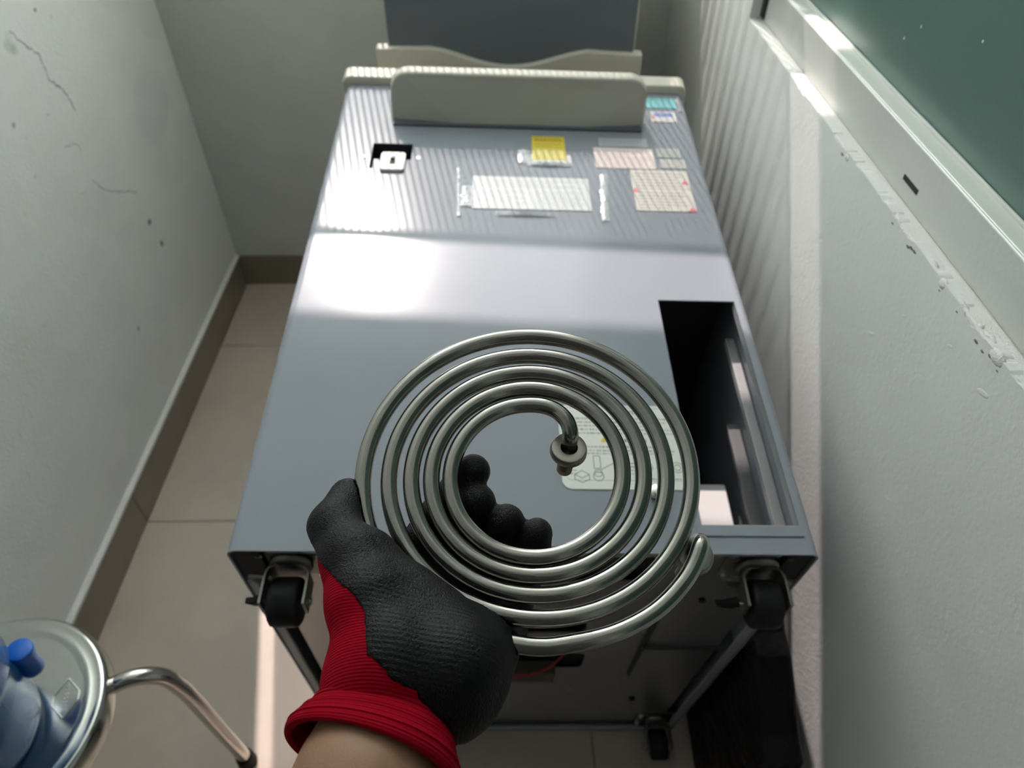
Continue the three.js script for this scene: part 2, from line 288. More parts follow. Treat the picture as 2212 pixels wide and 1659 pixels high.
// caps and hood at the far end
{
  const cs = rrect(-CW - 0.004, CW + 0.004, -CD - 0.006, 0.0125, 0.012);
  const g = new THREE.ExtrudeGeometry(cs, { depth: 0.03, bevelEnabled: true, bevelSize: 0.002, bevelThickness: 0.002, bevelSegments: 2 }); g.translate(0, 0, -CL - 0.004);
  mesh('end_cap', metres(g), M.cream, cab).userData.label = 'cream plastic end cap';
  const h = new THREE.Shape(); h.moveTo(-0.205, 0.0); h.quadraticCurveTo(0, -0.012, 0.211, 0.0); h.lineTo(0.211, 0.045); h.quadraticCurveTo(0.209, 0.07, 0.182, 0.073); h.lineTo(-0.178, 0.073); h.quadraticCurveTo(-0.203, 0.07, -0.205, 0.045); h.closePath();
  const hg = new THREE.ExtrudeGeometry(h, { depth: 0.012, bevelEnabled: true, bevelSize: 0.004, bevelThickness: 0.006, bevelSegments: 4, curveSegments: 16 }); hg.translate(0, 0, -0.012);
  // the front leans back a little and bows out towards the foot
  const p = hg.attributes.position; for (let i = 0; i < p.count; i++) { const x = p.getX(i), y = p.getY(i), z = p.getZ(i), f = 1; p.setZ(i, z - f * (0.016 * y / 0.07) + f * 0.012 * (1 - (x / 0.21) ** 2)); p.setY(i, Math.max(y, 0.0)); }
  hg.computeVertexNormals(); hg.translate(0, 0.0004, -0.784);
  mesh('hood', metres(hg), std([0.46, 0.45, 0.39], 0.5), cab).userData.label = 'beige plastic hood standing on the panel';
  mesh('hood_trim', [box(-0.205, 0.21, 0, 0.004, -0.79, -0.762, 0.001)], std([0.09, 0.10, 0.12], 0.5), cab);
}
// print on stickers
const lines = (c, x0, y0, x1, y1, n, col = '60,60,62', a = 0.5) => { const keep = seed; seed = 1234 + n; for (let i = 0; i < n; i++) { const y = y0 + (y1 - y0) * (i + 0.5) / n, th = Math.max(1.5, (y1 - y0) / n * 0.4); let x = x0; const end = x1 - rnd() * (x1 - x0) * (i % 3 === 2 ? 0.45 : 0.08); while (x < end) { const l = 5 + rnd() * 20; c.fillStyle = `rgba(${col},${a * (0.6 + rnd() * 0.5)})`; c.fillRect(x, y, Math.min(l, end - x), th); x += l + 3 + rnd() * 5; } } seed = keep; };
function sticker(name, x0, x1, z0, z1, r, map, label, rough = 0.45, lift = 0.0006, rot = 0, side = '#c9c9c6') {
  const w = x1 - x0, d = z1 - z0, s = rrect(-w / 2, w / 2, -d / 2, d / 2, r);
  const g = new THREE.ExtrudeGeometry(s, { depth: 0.0004, bevelEnabled: false, curveSegments: 5 });
  const p = g.attributes.position, uv = g.attributes.uv; for (let i = 0; i < p.count; i++) uv.setXY(i, p.getX(i) / w + 0.5, p.getY(i) / d + 0.5);
  g.rotateX(-Math.PI / 2); g.rotateY(rot); g.translate((x0 + x1) / 2, lift, (z0 + z1) / 2);
  const m = mesh(name, g, map ? std([1, 1, 1], rough, 0, { map }) : std(side, rough), cab);
  if (label) m.userData.label = label;
  return m;
}
sticker('instruction_label', 0.0395, 0.1815, -0.186, -0.0735, 0.011, canvasTex(710, 560, (c, w, h) => {
  c.fillStyle = '#d9dad2'; c.fillRect(0, 0, w, h);
  c.strokeStyle = 'rgba(140,142,138,0.8)'; c.lineWidth = 3; c.beginPath(); c.roundRect(26, 20, w - 52, h - 75, 30); c.stroke();
  c.fillStyle = '#d8b414'; for (const [x, y] of [[232, 36], [256, 232]]) { c.beginPath(); c.moveTo(x, y - 20); c.lineTo(x + 26, y + 26); c.lineTo(x - 26, y + 26); c.closePath(); c.fill(); }
  c.fillStyle = '#4d4e4e'; c.font = 'bold 34px sans-serif'; c.fillText('CAUTION', 340, 62); c.fillText('CAUTION', 340, 258);
  lines(c, 50, 78, w - 50, 205, 5); lines(c, 50, 272, w - 50, 322, 2); lines(c, 50, 318, w - 50, 340, 1, '60,60,62', 0.4);
  c.strokeStyle = 'rgba(70,72,74,0.75)'; c.lineWidth = 4;
  c.strokeRect(180, 350, 36, 80); c.beginPath(); c.moveTo(70, 470); c.lineTo(110, 445); c.lineTo(150, 470); c.lineTo(150, 500); c.lineTo(110, 520); c.lineTo(70, 500); c.closePath(); c.moveTo(70, 470); c.lineTo(110, 492); c.lineTo(150, 470); c.stroke();
  c.beginPath(); c.moveTo(215, 440); c.lineTo(330, 370); c.moveTo(190, 450); c.arc(200, 460, 22, 0, 7); c.moveTo(228, 480); c.arc(200, 480, 28, 0, 7); c.stroke();
  for (const x of [470, 560, 640]) { c.beginPath(); c.arc(x, 420, 32, 0, 7); c.moveTo(x + 18, 420); c.arc(x, 420, 18, 0, 7); c.stroke(); }
  lines(c, 40, 430, 90, 470, 2); lines(c, 380, 380, 420, 470, 4); lines(c, 430, 480, w - 40, 500, 1); lines(c, 420, 520, 520, 545, 1);
}), 'white instruction label with caution triangles', 0.4);
const silver = canvasTex(720, 320, (c, w, h) => { c.fillStyle = '#c3c4c6'; c.fillRect(0, 0, w, h); lines(c, 30, 20, w - 30, 110, 5, '110,112,118', 0.45); lines(c, 30, 130, 330, 300, 9, '110,112,118', 0.4); lines(c, 380, 130, w - 30, 300, 9, '110,112,118', 0.35); c.strokeStyle = 'rgba(110,112,118,0.5)'; c.lineWidth = 2; c.strokeRect(14, 10, w - 28, h - 20); });
sticker('nameplate', -0.070, 0.109, -0.628, -0.548, 0.002, silver, 'silver nameplate of small print under clear tape', 0.35);
sticker('warning_sticker', 0.024, 0.078, -0.742, -0.676, 0.001, canvasTex(256, 300, (c, w, h) => { c.fillStyle = '#d9bf22'; c.fillRect(0, 0, w, h); c.fillStyle = 'rgba(90,74,8,0.55)'; c.fillRect(20, 14, 210, 6); c.fillStyle = '#8c7410'; c.font = 'bold 44px sans-serif'; c.fillText('WARNING', 22, 66); lines(c, 22, 84, 236, 150, 4, '96,80,10', 0.55); c.fillStyle = '#d6cb6a'; c.fillRect(10, 165, 236, 125); lines(c, 22, 175, 236, 285, 7, '96,80,10', 0.5); }), 'yellow warning sticker on a white tab');
sticker('warning_tab', 0.010, 0.086, -0.69, -0.662, 0.002, null, 'clear white tab under the yellow sticker', 0.3, 0.0002, 0, '#cdd0d0');
const fine = (bg, col, n) => canvasTex(400, 240, (c, w, h) => { c.fillStyle = bg; c.fillRect(0, 0, w, h); lines(c, 20, 14, w - 20, h - 14, n, col, 0.42); });
sticker('notice_label', 0.124, 0.221, -0.714, -0.658, 0.002, fine('#d9cbc9', '140,110,112', 8), 'pinkish white notice label beside the yellow sticker');
sticker('small_print_strip', 0.135, 0.215, -0.742, -0.717, 0.001, fine('#a9adb2', '80,84,92', 4), null);
sticker('small_print_label', 0.228, 0.266, -0.716, -0.690, 0.001, fine('#a3a8a4', '84,90,86', 5), null);
sticker('small_print_label', 0.228, 0.270, -0.686, -0.661, 0.001, fine('#b7b6b2', '110,110,108', 3), null);
const redPr = (c, w, h) => { c.fillStyle = '#c9c3bd'; c.fillRect(0, 0, w, h); lines(c, 30, 16, w - 40, h * 0.42, 5, '100,98,95', 0.5); c.fillStyle = 'rgba(120,118,114,0.5)'; c.fillRect(0, h * 0.46, w, 6); lines(c, 30, h * 0.52, w - 40, h - 20, 6, '100,98,95', 0.5); c.fillStyle = '#d4707a'; for (const [x, y] of [[w - 30, h * 0.30], [18, h * 0.52], [w - 26, h - 20]]) { c.beginPath(); c.moveTo(x, y - 26); c.lineTo(x + 28, y + 20); c.lineTo(x - 28, y + 20); c.closePath(); c.fill(); } };
sticker('hazard_label', 0.177, 0.268, -0.655, -0.552, 0.002, canvasTex(380, 420, redPr), 'grey white label with three red hazard marks');
sticker('teal_label', 0.228, 0.282, -0.872, -0.840, 0.001, canvasTex(256, 140, (c, w, h) => { c.fillStyle = '#6fb4ba'; c.fillRect(0, 0, w, h); lines(c, 14, 10, w - 14, h - 10, 4, '40,110,118', 0.4); }), 'teal label at the top right corner');
sticker('blue_label', 0.232, 0.276, -0.828, -0.796, 0.001, canvasTex(256, 160, (c, w, h) => { c.fillStyle = '#c9c6c8'; c.fillRect(0, 0, w, h); c.fillStyle = '#7481b4'; c.fillRect(34, 18, 190, 62); c.fillStyle = '#d99a98'; c.fillRect(10, 60, 30, 60); lines(c, 30, 96, 230, 150, 3, '150,150,150', 0.4); }), 'small white and blue label below the teal one');
// clear tape with wrinkled, raised ends
for (const [x0, x1, z0, z1, r] of [[-0.094, -0.087, -0.645, -0.528, 0.04], [0.124, 0.137, -0.64, -0.525, -0.06], [-0.088, -0.066, -0.60, -0.552, 0], [-0.04, 0.06, -0.543, -0.532, 0.0], [0.01, 0.09, -0.668, -0.658, 0], [0.222, 0.228, -0.874, -0.838, 0], [0.283, 0.289, -0.87, -0.83, 0], [-0.0, 0.022, -0.70, -0.665, 0]]) {
  const g = new THREE.PlaneGeometry(1, 1, 8, 40), p = g.attributes.position; for (let i = 0; i < p.count; i++) { const x = p.getX(i), y = p.getY(i); p.setXYZ(i, x * (x1 - x0) * (1 - 0.25 * rnd()), y * (z1 - z0), 0.0012 + 0.0016 * Math.sin((x + 0.5) * 3.14) * (0.4 + rnd())); }
  g.rotateX(-Math.PI / 2); g.rotateY(r); g.computeVertexNormals(); g.translate((x0 + x1) / 2, 0, (z0 + z1) / 2);
  mesh('clear_tape', g, std([0.86, 0.88, 0.9], 0.12, 0, { transmission: 0.55, thickness: 0 }), cab);
}
// the end that faces the viewer: flanges, base plate with slots, castors
{
  const s = new THREE.Shape(); s.moveTo(-0.275, -0.714); s.lineTo(0.275, -0.714); s.lineTo(0.275, -0.004); s.lineTo(-0.275, -0.004); s.closePath();
  for (const q of [[-0.16, 0.088, -0.255, -0.216], [0.03, 0.143, -0.092, -0.03], [-0.06, 0.10, -0.40, -0.335]]) s.holes.push(rrect(...q, 0.012, new THREE.Path()));
  const g = new THREE.ExtrudeGeometry(s, { depth: 0.002, bevelEnabled: false }); g.translate(0, 0, -0.012);
  mesh('base_plate', metres(g), M.zinc, cab);
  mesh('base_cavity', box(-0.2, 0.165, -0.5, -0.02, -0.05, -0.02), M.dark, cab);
  for (const sd of [-1, 1]) {
    mesh('side_flange', sd < 0 ? box(-0.2975, -0.286, -0.715, -0.075, -0.005, -0.001, 0.0015) : box(0.286, 0.2975, -0.715, -0.075, -0.005, -0.001, 0.0015), M.flange, cab);
    mesh('corner_block', sd < 0 ? box(-0.2975, -0.268, -0.068, -0.006, -0.03, -0.002, 0.002) : box(0.268, 0.2975, -0.068, -0.006, -0.03, -0.002, 0.002), M.rubber, cab);
  }
  mesh('end_flange', box(-0.297, 0.297, -0.723, -0.708, -0.005, -0.001, 0.0015), M.flange, cab); mesh('end_flange', box(-0.26, 0.26, -0.006, -0.0024, -0.012, -0.0005), M.flange, cab);
  for (const [x, y] of [[-0.226, -0.215], [0.16, -0.22], [-0.2, -0.55], [0.2, -0.55], [0.213, -0.14]]) mesh('base_screw', cyl(0.004, 0.004, 0.004, 16).rotateX(Math.PI / 2).translate(x, y, -0.008), M.black, cab);
  mesh('red_wire', tube([V(-0.10, -0.33, -0.02), V(-0.05, -0.372, 0.004), V(0.0, -0.365, 0.012), V(0.045, -0.352, 0.006), V(0.08, -0.345, -0.02)], 0.0018, 40, 8), std([0.35, 0.01, 0.03], 0.5), cab).userData.label = 'red wire hanging at the slot';
  mesh('terminal_block', box(-0.01, 0.06, -0.415, -0.372, -0.012, 0.006, 0.002), std([0.06, 0.055, 0.04], 0.6), cab);
}
function castor(x, y, turn, brake) {
  const c = new THREE.Group(); c.name = 'castor'; c.position.set(x, y, -0.010); cab.add(c);
  const q = new THREE.Group();
  const pl = box(-0.036, 0.036, -0.030, 0.030, 0, 0.0025, 0.001); mesh('mount_plate', pl, M.steelDark, c);
  for (const [a, b] of [[-1, -1], [1, -1], [-1, 1], [1, 1]]) mesh('bolt', cyl(0.0045, 0.0045, 0.006, 6).rotateX(Math.PI / 2).translate(a * 0.029, b * 0.022, 0.005), M.chrome, c);
  mesh('swivel_race', lathe([[0, 0], [0.021, 0], [0.023, 0.003], [0.021, 0.008], [0.012, 0.010], [0, 0.010]], 32).rotateX(Math.PI / 2).translate(0, 0, 0.0025), M.steelDark, c);
  // fork: an arch with two legs running out to the axle
  const cs = Math.cos(turn), sn = Math.sin(turn), T = g => g.rotateZ(turn);
  const arch = new THREE.Shape(); arch.moveTo(-0.0225, 0.052); arch.lineTo(-0.0225, 0.022); arch.absarc(-0.0105, 0.022, 0.012, Math.PI, Math.PI * 1.5); arch.lineTo(0.0105, 0.010); arch.absarc(0.0105, 0.022, 0.012, Math.PI * 1.5, Math.PI * 2); arch.lineTo(0.0225, 0.052);
  arch.lineTo(0.0205, 0.052); arch.lineTo(0.0205, 0.023); arch.absarc(0.0105, 0.022, 0.010, 0, -Math.PI / 2, true); arch.lineTo(-0.0105, 0.012); arch.absarc(-0.0105, 0.022, 0.010, -Math.PI / 2, -Math.PI, true); arch.lineTo(-0.0205, 0.052); arch.closePath();
  const ag = new THREE.ExtrudeGeometry(arch, { depth: 0.026, bevelEnabled: true, bevelSize: 0.0004, bevelThickness: 0.0004, bevelSegments: 1, curveSegments: 10 }); ag.rotateX(Math.PI / 2); ag.translate(0, 0.012, 0);
  mesh('fork', T(metres(ag)), M.steelDark, c);
  mesh('wheel', T(lathe([[0.004, -0.0155], [0.021, -0.0155], [0.0240, -0.0135], [0.0250, -0.009], [0.0250, 0.009], [0.0240, 0.0135], [0.021, 0.0155], [0.004, 0.0155]], 40).rotateZ(Math.PI / 2).translate(0, -0.010, 0.042)), M.black, c);
  mesh('axle', T(cyl(0.004, 0.004, 0.05, 12).rotateZ(Math.PI / 2).translate(0, -0.010, 0.042)), M.chrome, c);
  if (brake) {
    const s = new THREE.Shape(); s.moveTo(0, 0); s.lineTo(brake * 0.010, 0.010); s.lineTo(brake * 0.030, 0.003); s.lineTo(brake * 0.042, 0.0015); s.lineTo(brake * 0.030, -0.004); s.lineTo(brake * 0.012, -0.007); s.closePath();
    const b = new THREE.ExtrudeGeometry(s, { depth: 0.005, bevelEnabled: true, bevelSize: 0.0008, bevelThickness: 0.0008, bevelSegments: 1 }); b.scale(0.62, 1, 1); b.translate(brake * 0.019, -0.022, 0.034);
    mesh('brake_pedal', metres(b), M.black, c);
    const w = new THREE.Shape(); w.moveTo(brake * 0.018, 0.002); w.lineTo(brake * 0.039, 0.006); w.lineTo(brake * 0.034, -0.006); w.lineTo(brake * 0.018, -0.014); w.closePath();
    const b2 = metres(new THREE.ExtrudeGeometry(w, { depth: 0.003, bevelEnabled: true, bevelSize: 0.0006, bevelThickness: 0.0006, bevelSegments: 1 }).translate(0, 0, 0.020)); mesh('release_pedal', b2, M.steelDark, c);
  }
  return c;
}
castor(-0.243, -0.040, 0, -1); castor(0.247, -0.040, 0, -1); castor(-0.258, -0.672, 0, 0); castor(0.262, -0.672, 0.1, 0);

// ---------------------------------------------------------------- the upright appliance behind
{
  const t = thing('upright_appliance', 'upright appliance with slate front and cream scooped base panel', 'appliance', 0, 0, -1.46);
  mesh('body', box(-0.225, 0.262, 0.03, 1.04, -0.355, -0.012, 0.006), M.cream, t);
  const S = EYE - 0.507;                                             // height of the cream panel's upper edge
  const s = new THREE.Shape(); s.moveTo(-0.242, 0.02); s.lineTo(0.268, 0.02); s.lineTo(0.268, S - 0.015); s.lineTo(0.165, S - 0.008); s.bezierCurveTo(0.11, S - 0.014, 0.075, S - 0.036, 0.015, S - 0.036); s.bezierCurveTo(-0.05, S - 0.036, -0.09, S - 0.005, -0.145, S); s.lineTo(-0.242, S); s.closePath();
  const g = new THREE.ExtrudeGeometry(s, { depth: 0.024, bevelEnabled: true, bevelSize: 0.003, bevelThickness: 0.003, bevelSegments: 2, curveSegments: 24 });
  mesh('lower_panel', metres(g), M.cream, t).userData.label = 'cream lower panel with a scooped edge';
  mesh('upper_panel', box(-0.222, 0.255, S - 0.09, 1.035, -0.010, 0.012, 0.004), M.slate, t).userData.label = 'slate grey upper front panel';
  for (const [x, z] of [[-0.2, -0.04], [0.23, -0.04], [-0.2, -0.32], [0.23, -0.32]]) mesh('foot', cyl(0.018, 0.02, 0.03, 20).translate(x, 0.015, z), M.rubber, t);
}

// ---------------------------------------------------------------- black bag in the gap
{
  // outline (z, y) of the tall soft bag leaning on the wall, then given thickness with rounded, sagging sides
  const O = [[-0.62, 0.0], [-0.30, 0.0], [-0.292, 0.12], [-0.298, 0.30], [-0.31, 0.352], [-0.34, 0.362], [-0.385, 0.393], [-0.42, 0.412], [-0.452, 0.416], [-0.475, 0.43], [-0.52, 0.42], [-0.58, 0.40], [-0.62, 0.36]];
  const s = new THREE.Shape(O.map(p => new THREE.Vector2(p[0], p[1] + 0.002)));
  const g = new THREE.ExtrudeGeometry(s, { depth: 0.036, bevelEnabled: true, bevelSize: 0.008, bevelThickness: 0.010, bevelSegments: 4, steps: 3 });
  g.rotateY(-Math.PI / 2); g.translate(0.370, 0.008, 0);
  const p = g.attributes.position; for (let i = 0; i < p.count; i++) p.setX(i, p.getX(i) - (p.getX(i) < 0.345 ? 0.008 * Math.sin(p.getY(i) * 22 + p.getZ(i) * 14) : 0));
  g.computeVertexNormals();
  const t = thing('black_bag', 'tall black soft bag wedged between cabinet and right wall', 'bag');
  mesh('bag_body', metres(g), M.bag, t);
  mesh('handle', tube([V(0.342, 0.40, -0.56), V(0.335, 0.36, -0.555), V(0.325, 0.30, -0.52), V(0.325, 0.29, -0.46), V(0.333, 0.35, -0.42), V(0.34, 0.39, -0.415)], 0.004, 40, 8), M.bag, t);
}

// ---------------------------------------------------------------- stool with the blue jug
const SX = -0.662, SZ = -0.350, SH = 0.42;
{
  const t = thing('round_stool', 'round stainless steel stool with bent tube legs', 'stool', SX, 0, SZ);
  const steel = std([0.66, 0.67, 0.63], 0.24, 1, { roughnessMap: dataTex(256, (x, y) => 0.7 + 0.6 * (nMid[y * 2 * 512 + x * 2] - 0.4), 0.15) });
  mesh('seat', lathe([[0, SH - 0.004], [0.112, SH - 0.004], [0.118, SH - 0.0005], [0.124, SH], [0.129, SH - 0.003], [0.134, SH - 0.001], [0.139, SH - 0.002], [0.143, SH - 0.008], [0.1435, SH - 0.034], [0.139, SH - 0.038], [0.139, SH - 0.030], [0, SH - 0.028]], 96), steel, t);
  // raised lozenge with a row of worn letters
  const loz = []; const P = [[0, 0.026], [0.0155, 0.006], [0.0155, -0.006], [0, -0.026], [-0.0155, -0.006], [-0.0155, 0.006]];
  for (let i = 0; i < 6; i++) { const a = P[i], b = P[(i + 1) % 6]; loz.push(between(new THREE.CapsuleGeometry(0.0012, Math.hypot(a[0] - b[0], a[1] - b[1]), 4, 8), V(a[0], 0, a[1]), V(b[0], 0, b[1]))); }
  for (let i = 0; i < 7; i++) { const c = new THREE.TorusGeometry(0.0017, 0.0007, 6, 10, 3 + rnd() * 3); c.rotateX(-Math.PI / 2); c.translate((rnd() - 0.5) * 0.001, 0, -0.0165 + i * 0.0055); loz.push(c); }
  const lg = mergeGeometries(loz.map(g => g.toNonIndexed())); lg.rotateY(0.25); lg.translate(-0.574 - SX, SH - 0.0036, -0.379 - SZ);
  mesh('embossed_mark', lg, steel, t);
  mesh('frame_ring', new THREE.TorusGeometry(0.118, 0.008, 12, 64).rotateX(Math.PI / 2).translate(0, SH - 0.047, 0), M.chrome, t);
  for (const a of [-0.385, -0.385 + 2.094, -0.385 + 4.189]) {
    const d = (r, y) => V(Math.cos(a) * r, y, Math.sin(a) * r);
    mesh('leg', tube([d(0.06, SH - 0.046), d(0.12, SH - 0.030), d(0.165, SH - 0.022), d(0.196, SH - 0.042), d(0.207, SH - 0.09), d(0.210, 0.30), d(0.215, 0.15), d(0.220, 0.012)], 0.0115, 70, 18), std([0.62, 0.59, 0.55], 0.2, 1), t);
    mesh('rubber_foot', lathe([[0, 0], [0.0155, 0], [0.0165, 0.004], [0.0145, 0.03], [0.0118, 0.031], [0, 0.031]], 24).translate(Math.cos(a) * 0.219, 0, Math.sin(a) * 0.219), M.rubber, t);
  }
}
{
  const bx = -0.667, bz = -0.328, y = SH - 0.003;
  const t = thing('water_jug', 'translucent blue plastic jug standing on the steel stool', 'jug', bx, y, bz);
  const plastic = std([0.22, 0.46, 0.76], 0.18, 0, { transmission: 0.72, thickness: 0, ior: 1.45, attenuationColor: new THREE.Color(0.05, 0.22, 0.52), attenuationDistance: 0.003 });
  mesh('body', lathe([[0, 0.002], [0.07, 0.002], [0.080, 0.006], [0.084, 0.016], [0.086, 0.06], [0.091, 0.11], [0.091, 0.118], [0.097, 0.126], [0.100, 0.2], [0.100, 0.25], [0.096, 0.25], [0.096, 0.2], [0.093, 0.128], [0.087, 0.112], [0.082, 0.06], [0.080, 0.018], [0.074, 0.008], [0, 0.007]], 72), plastic, t);
  mesh('water', lathe([[0, 0.009], [0.072, 0.009], [0.078, 0.019], [0.0805, 0.06], [0.086, 0.11], [0, 0.11]], 64), std([0.22, 0.5, 0.78], 0.05, 0, { transmission: 0.9, thickness: 0.1, ior: 1.33, attenuationColor: new THREE.Color(0.10, 0.33, 0.55), attenuationDistance: 0.08 }), t);
  const off = V(bx, y, bz), a = at(41, 1402, 0.855).sub(off), b = at(72, 1443, 0.888).sub(off);
  const tap = mesh('tap', between(lathe([[0, -0.5], [0.6, -0.5], [0.62, -0.4], [0.5, 0], [0.56, 0.4], [0.55, 0.5], [0, 0.5]].map(p => [p[0] * 0.0235, p[1] * a.distanceTo(b)]), 32), a, b), M.blue, t); tap.userData.label = 'bright blue tap plug';
}

// ---------------------------------------------------------------- the heating coil
const COIL = { line: [], d: 0.42, py: 1050, tilt: 25 * Math.PI / 180 };
const CN = FW.clone().multiplyScalar(-Math.cos(COIL.tilt)).addScaledVector(UP, Math.sin(COIL.tilt)).addScaledVector(RIGHT, 0.03).normalize();   // towards the viewer
const CO = at(1140, COIL.py, COIL.d);
const eye = V(0, EYE, 0);
const onCoil = (px, py, off = 0) => { const d = at(px, py, 1).sub(eye), t = CO.clone().sub(eye).dot(CN) / d.dot(CN); return eye.clone().addScaledVector(d, t).addScaledVector(CN, off); };
const coilDepth = (px, py) => onCoil(px, py).sub(eye).dot(FW);
{
  const t = thing('spiral_coil', 'five turn spiral of bright steel tube held up by the gloved hand', 'heating coil', CO.x, CO.y, CO.z);
  // a smooth spiral in the coil's own plane: radius by angle, from the inner end outwards
  const EX = RIGHT.clone().addScaledVector(CN, -RIGHT.dot(CN)).normalize(), EY = new THREE.Vector3().crossVectors(CN, EX);
  const spiral = th => {
    const x = th / (2 * Math.PI) - 2.5, c = Math.cos(th), sn = Math.sin(th), c2 = Math.cos(2 * th), s2 = Math.sin(2 * th);
    const r = 0.073246 + 0.012422 * x + 0.000746 * x * x + 0.000148 * x * x * x + (0.005225 + 0.000374 * x) * c - (0.001706 + 0.000616 * x) * sn - (0.00201 + 0.000759 * x) * c2 + (-0.000455 + 0.000084 * x) * s2;
    return CO.clone().addScaledVector(EX, 0.00186 - r * sn).addScaledVector(EY, 0.00353 + r * c);
  };
  const pts = [[1233, 932], [1225, 911], [1204, 889], [1179, 878]].map(p => onCoil(p[0], p[1]).sub(CO));
  for (let k = 0; k <= 106; k++) pts.push(spiral(k / 24 * 2 * Math.PI).sub(CO));
  for (const p of [[1150, 1396], [1247, 1387], [1335, 1364], [1418, 1318], [1475, 1259], [1499, 1219], [1513, 1180]]) pts.push(onCoil(p[0], p[1]).sub(CO));
  const in0 = onCoil(1233, 944).sub(CO), out0 = onCoil(1516, 1166).sub(CO);
  const away = (p, d) => p.clone().addScaledVector(CN, -d);
  pts.unshift(away(in0, 0.020), away(in0, 0.009)); 
  pts[2] = away(pts[2], 0.0022); pts.push(away(out0, 0.0045), away(out0.clone().addScaledVector(UP, -0.0005), 0.013), away(out0.clone().addScaledVector(UP, -0.0005), 0.024));
  const steel = std([0.32, 0.312, 0.285], 0.24, 1, { roughnessMap: dataTex(256, (x, y) => 0.75 + 0.55 * (nMid[((x * 2) % 512) * 512 + (y * 7 % 512)] - 0.4), [60, 1]), bumpMap: dataTex(128, (x, y) => nFine[(y * 4) * 512 + ((x * 4 / 32) | 0)], [20, 1]), bumpScale: 0.00012 });
  const line = new THREE.CatmullRomCurve3(pts, false, 'centripetal');
  for (const p of line.getSpacedPoints(1900)) COIL.line.push(p.add(CO));
  mesh('tube', new THREE.TubeGeometry(line, 1400, 0.0050, 24, false), steel, t);
  const AX = CN.clone().addScaledVector(UP, 0.26).addScaledVector(RIGHT, 0.03).normalize();
  const q = new THREE.Quaternion().setFromUnitVectors(V(0, 1, 0), AX.clone().negate());
  const fit = (p, d) => g => g.applyQuaternion(q).translate(p.x - AX.x * d, p.y - AX.y * d, p.z - AX.z * d);
  const fl = std([0.30, 0.28, 0.25], 0.34, 1);
  const collar = () => lathe([[0.0052, 0.0006], [0.0054, 0], [0.0104, 0], [0.0110, 0.0006], [0.0110, 0.0018], [0.0114, 0.0022], [0.0116, 0.0050], [0.0106, 0.0066], [0.0062, 0.0074], [0.0058, 0.0110], [0, 0.0110]], 56);
  const stub = () => { const p = [[0, 0]]; p.push([0.004, 0]); for (let i = 0; i < 12; i++) { const y = 0.001 + i * 0.0012; p.push([0.0042, y], [0.0049, y + 0.0006]); } p.push([0.0042, 0.0156], [0.0046, 0.017], [0.0048, 0.020], [0.0036, 0.0225], [0, 0.023]); return lathe(p, 32); };
  const a = onCoil(1233, 950).sub(CO), b = onCoil(1513, 1178).sub(CO);
  mesh('collar', fit(a, 0.0085)(collar()), fl, t); mesh('threaded_stub', fit(a, 0.0185)(stub().scale(1.05, 0.85, 1.05)), fl, t);
  mesh('collar', fit(b, 0.0115)(collar()), fl, t); mesh('threaded_stub', fit(b, 0.0225)(stub()), fl, t);
}

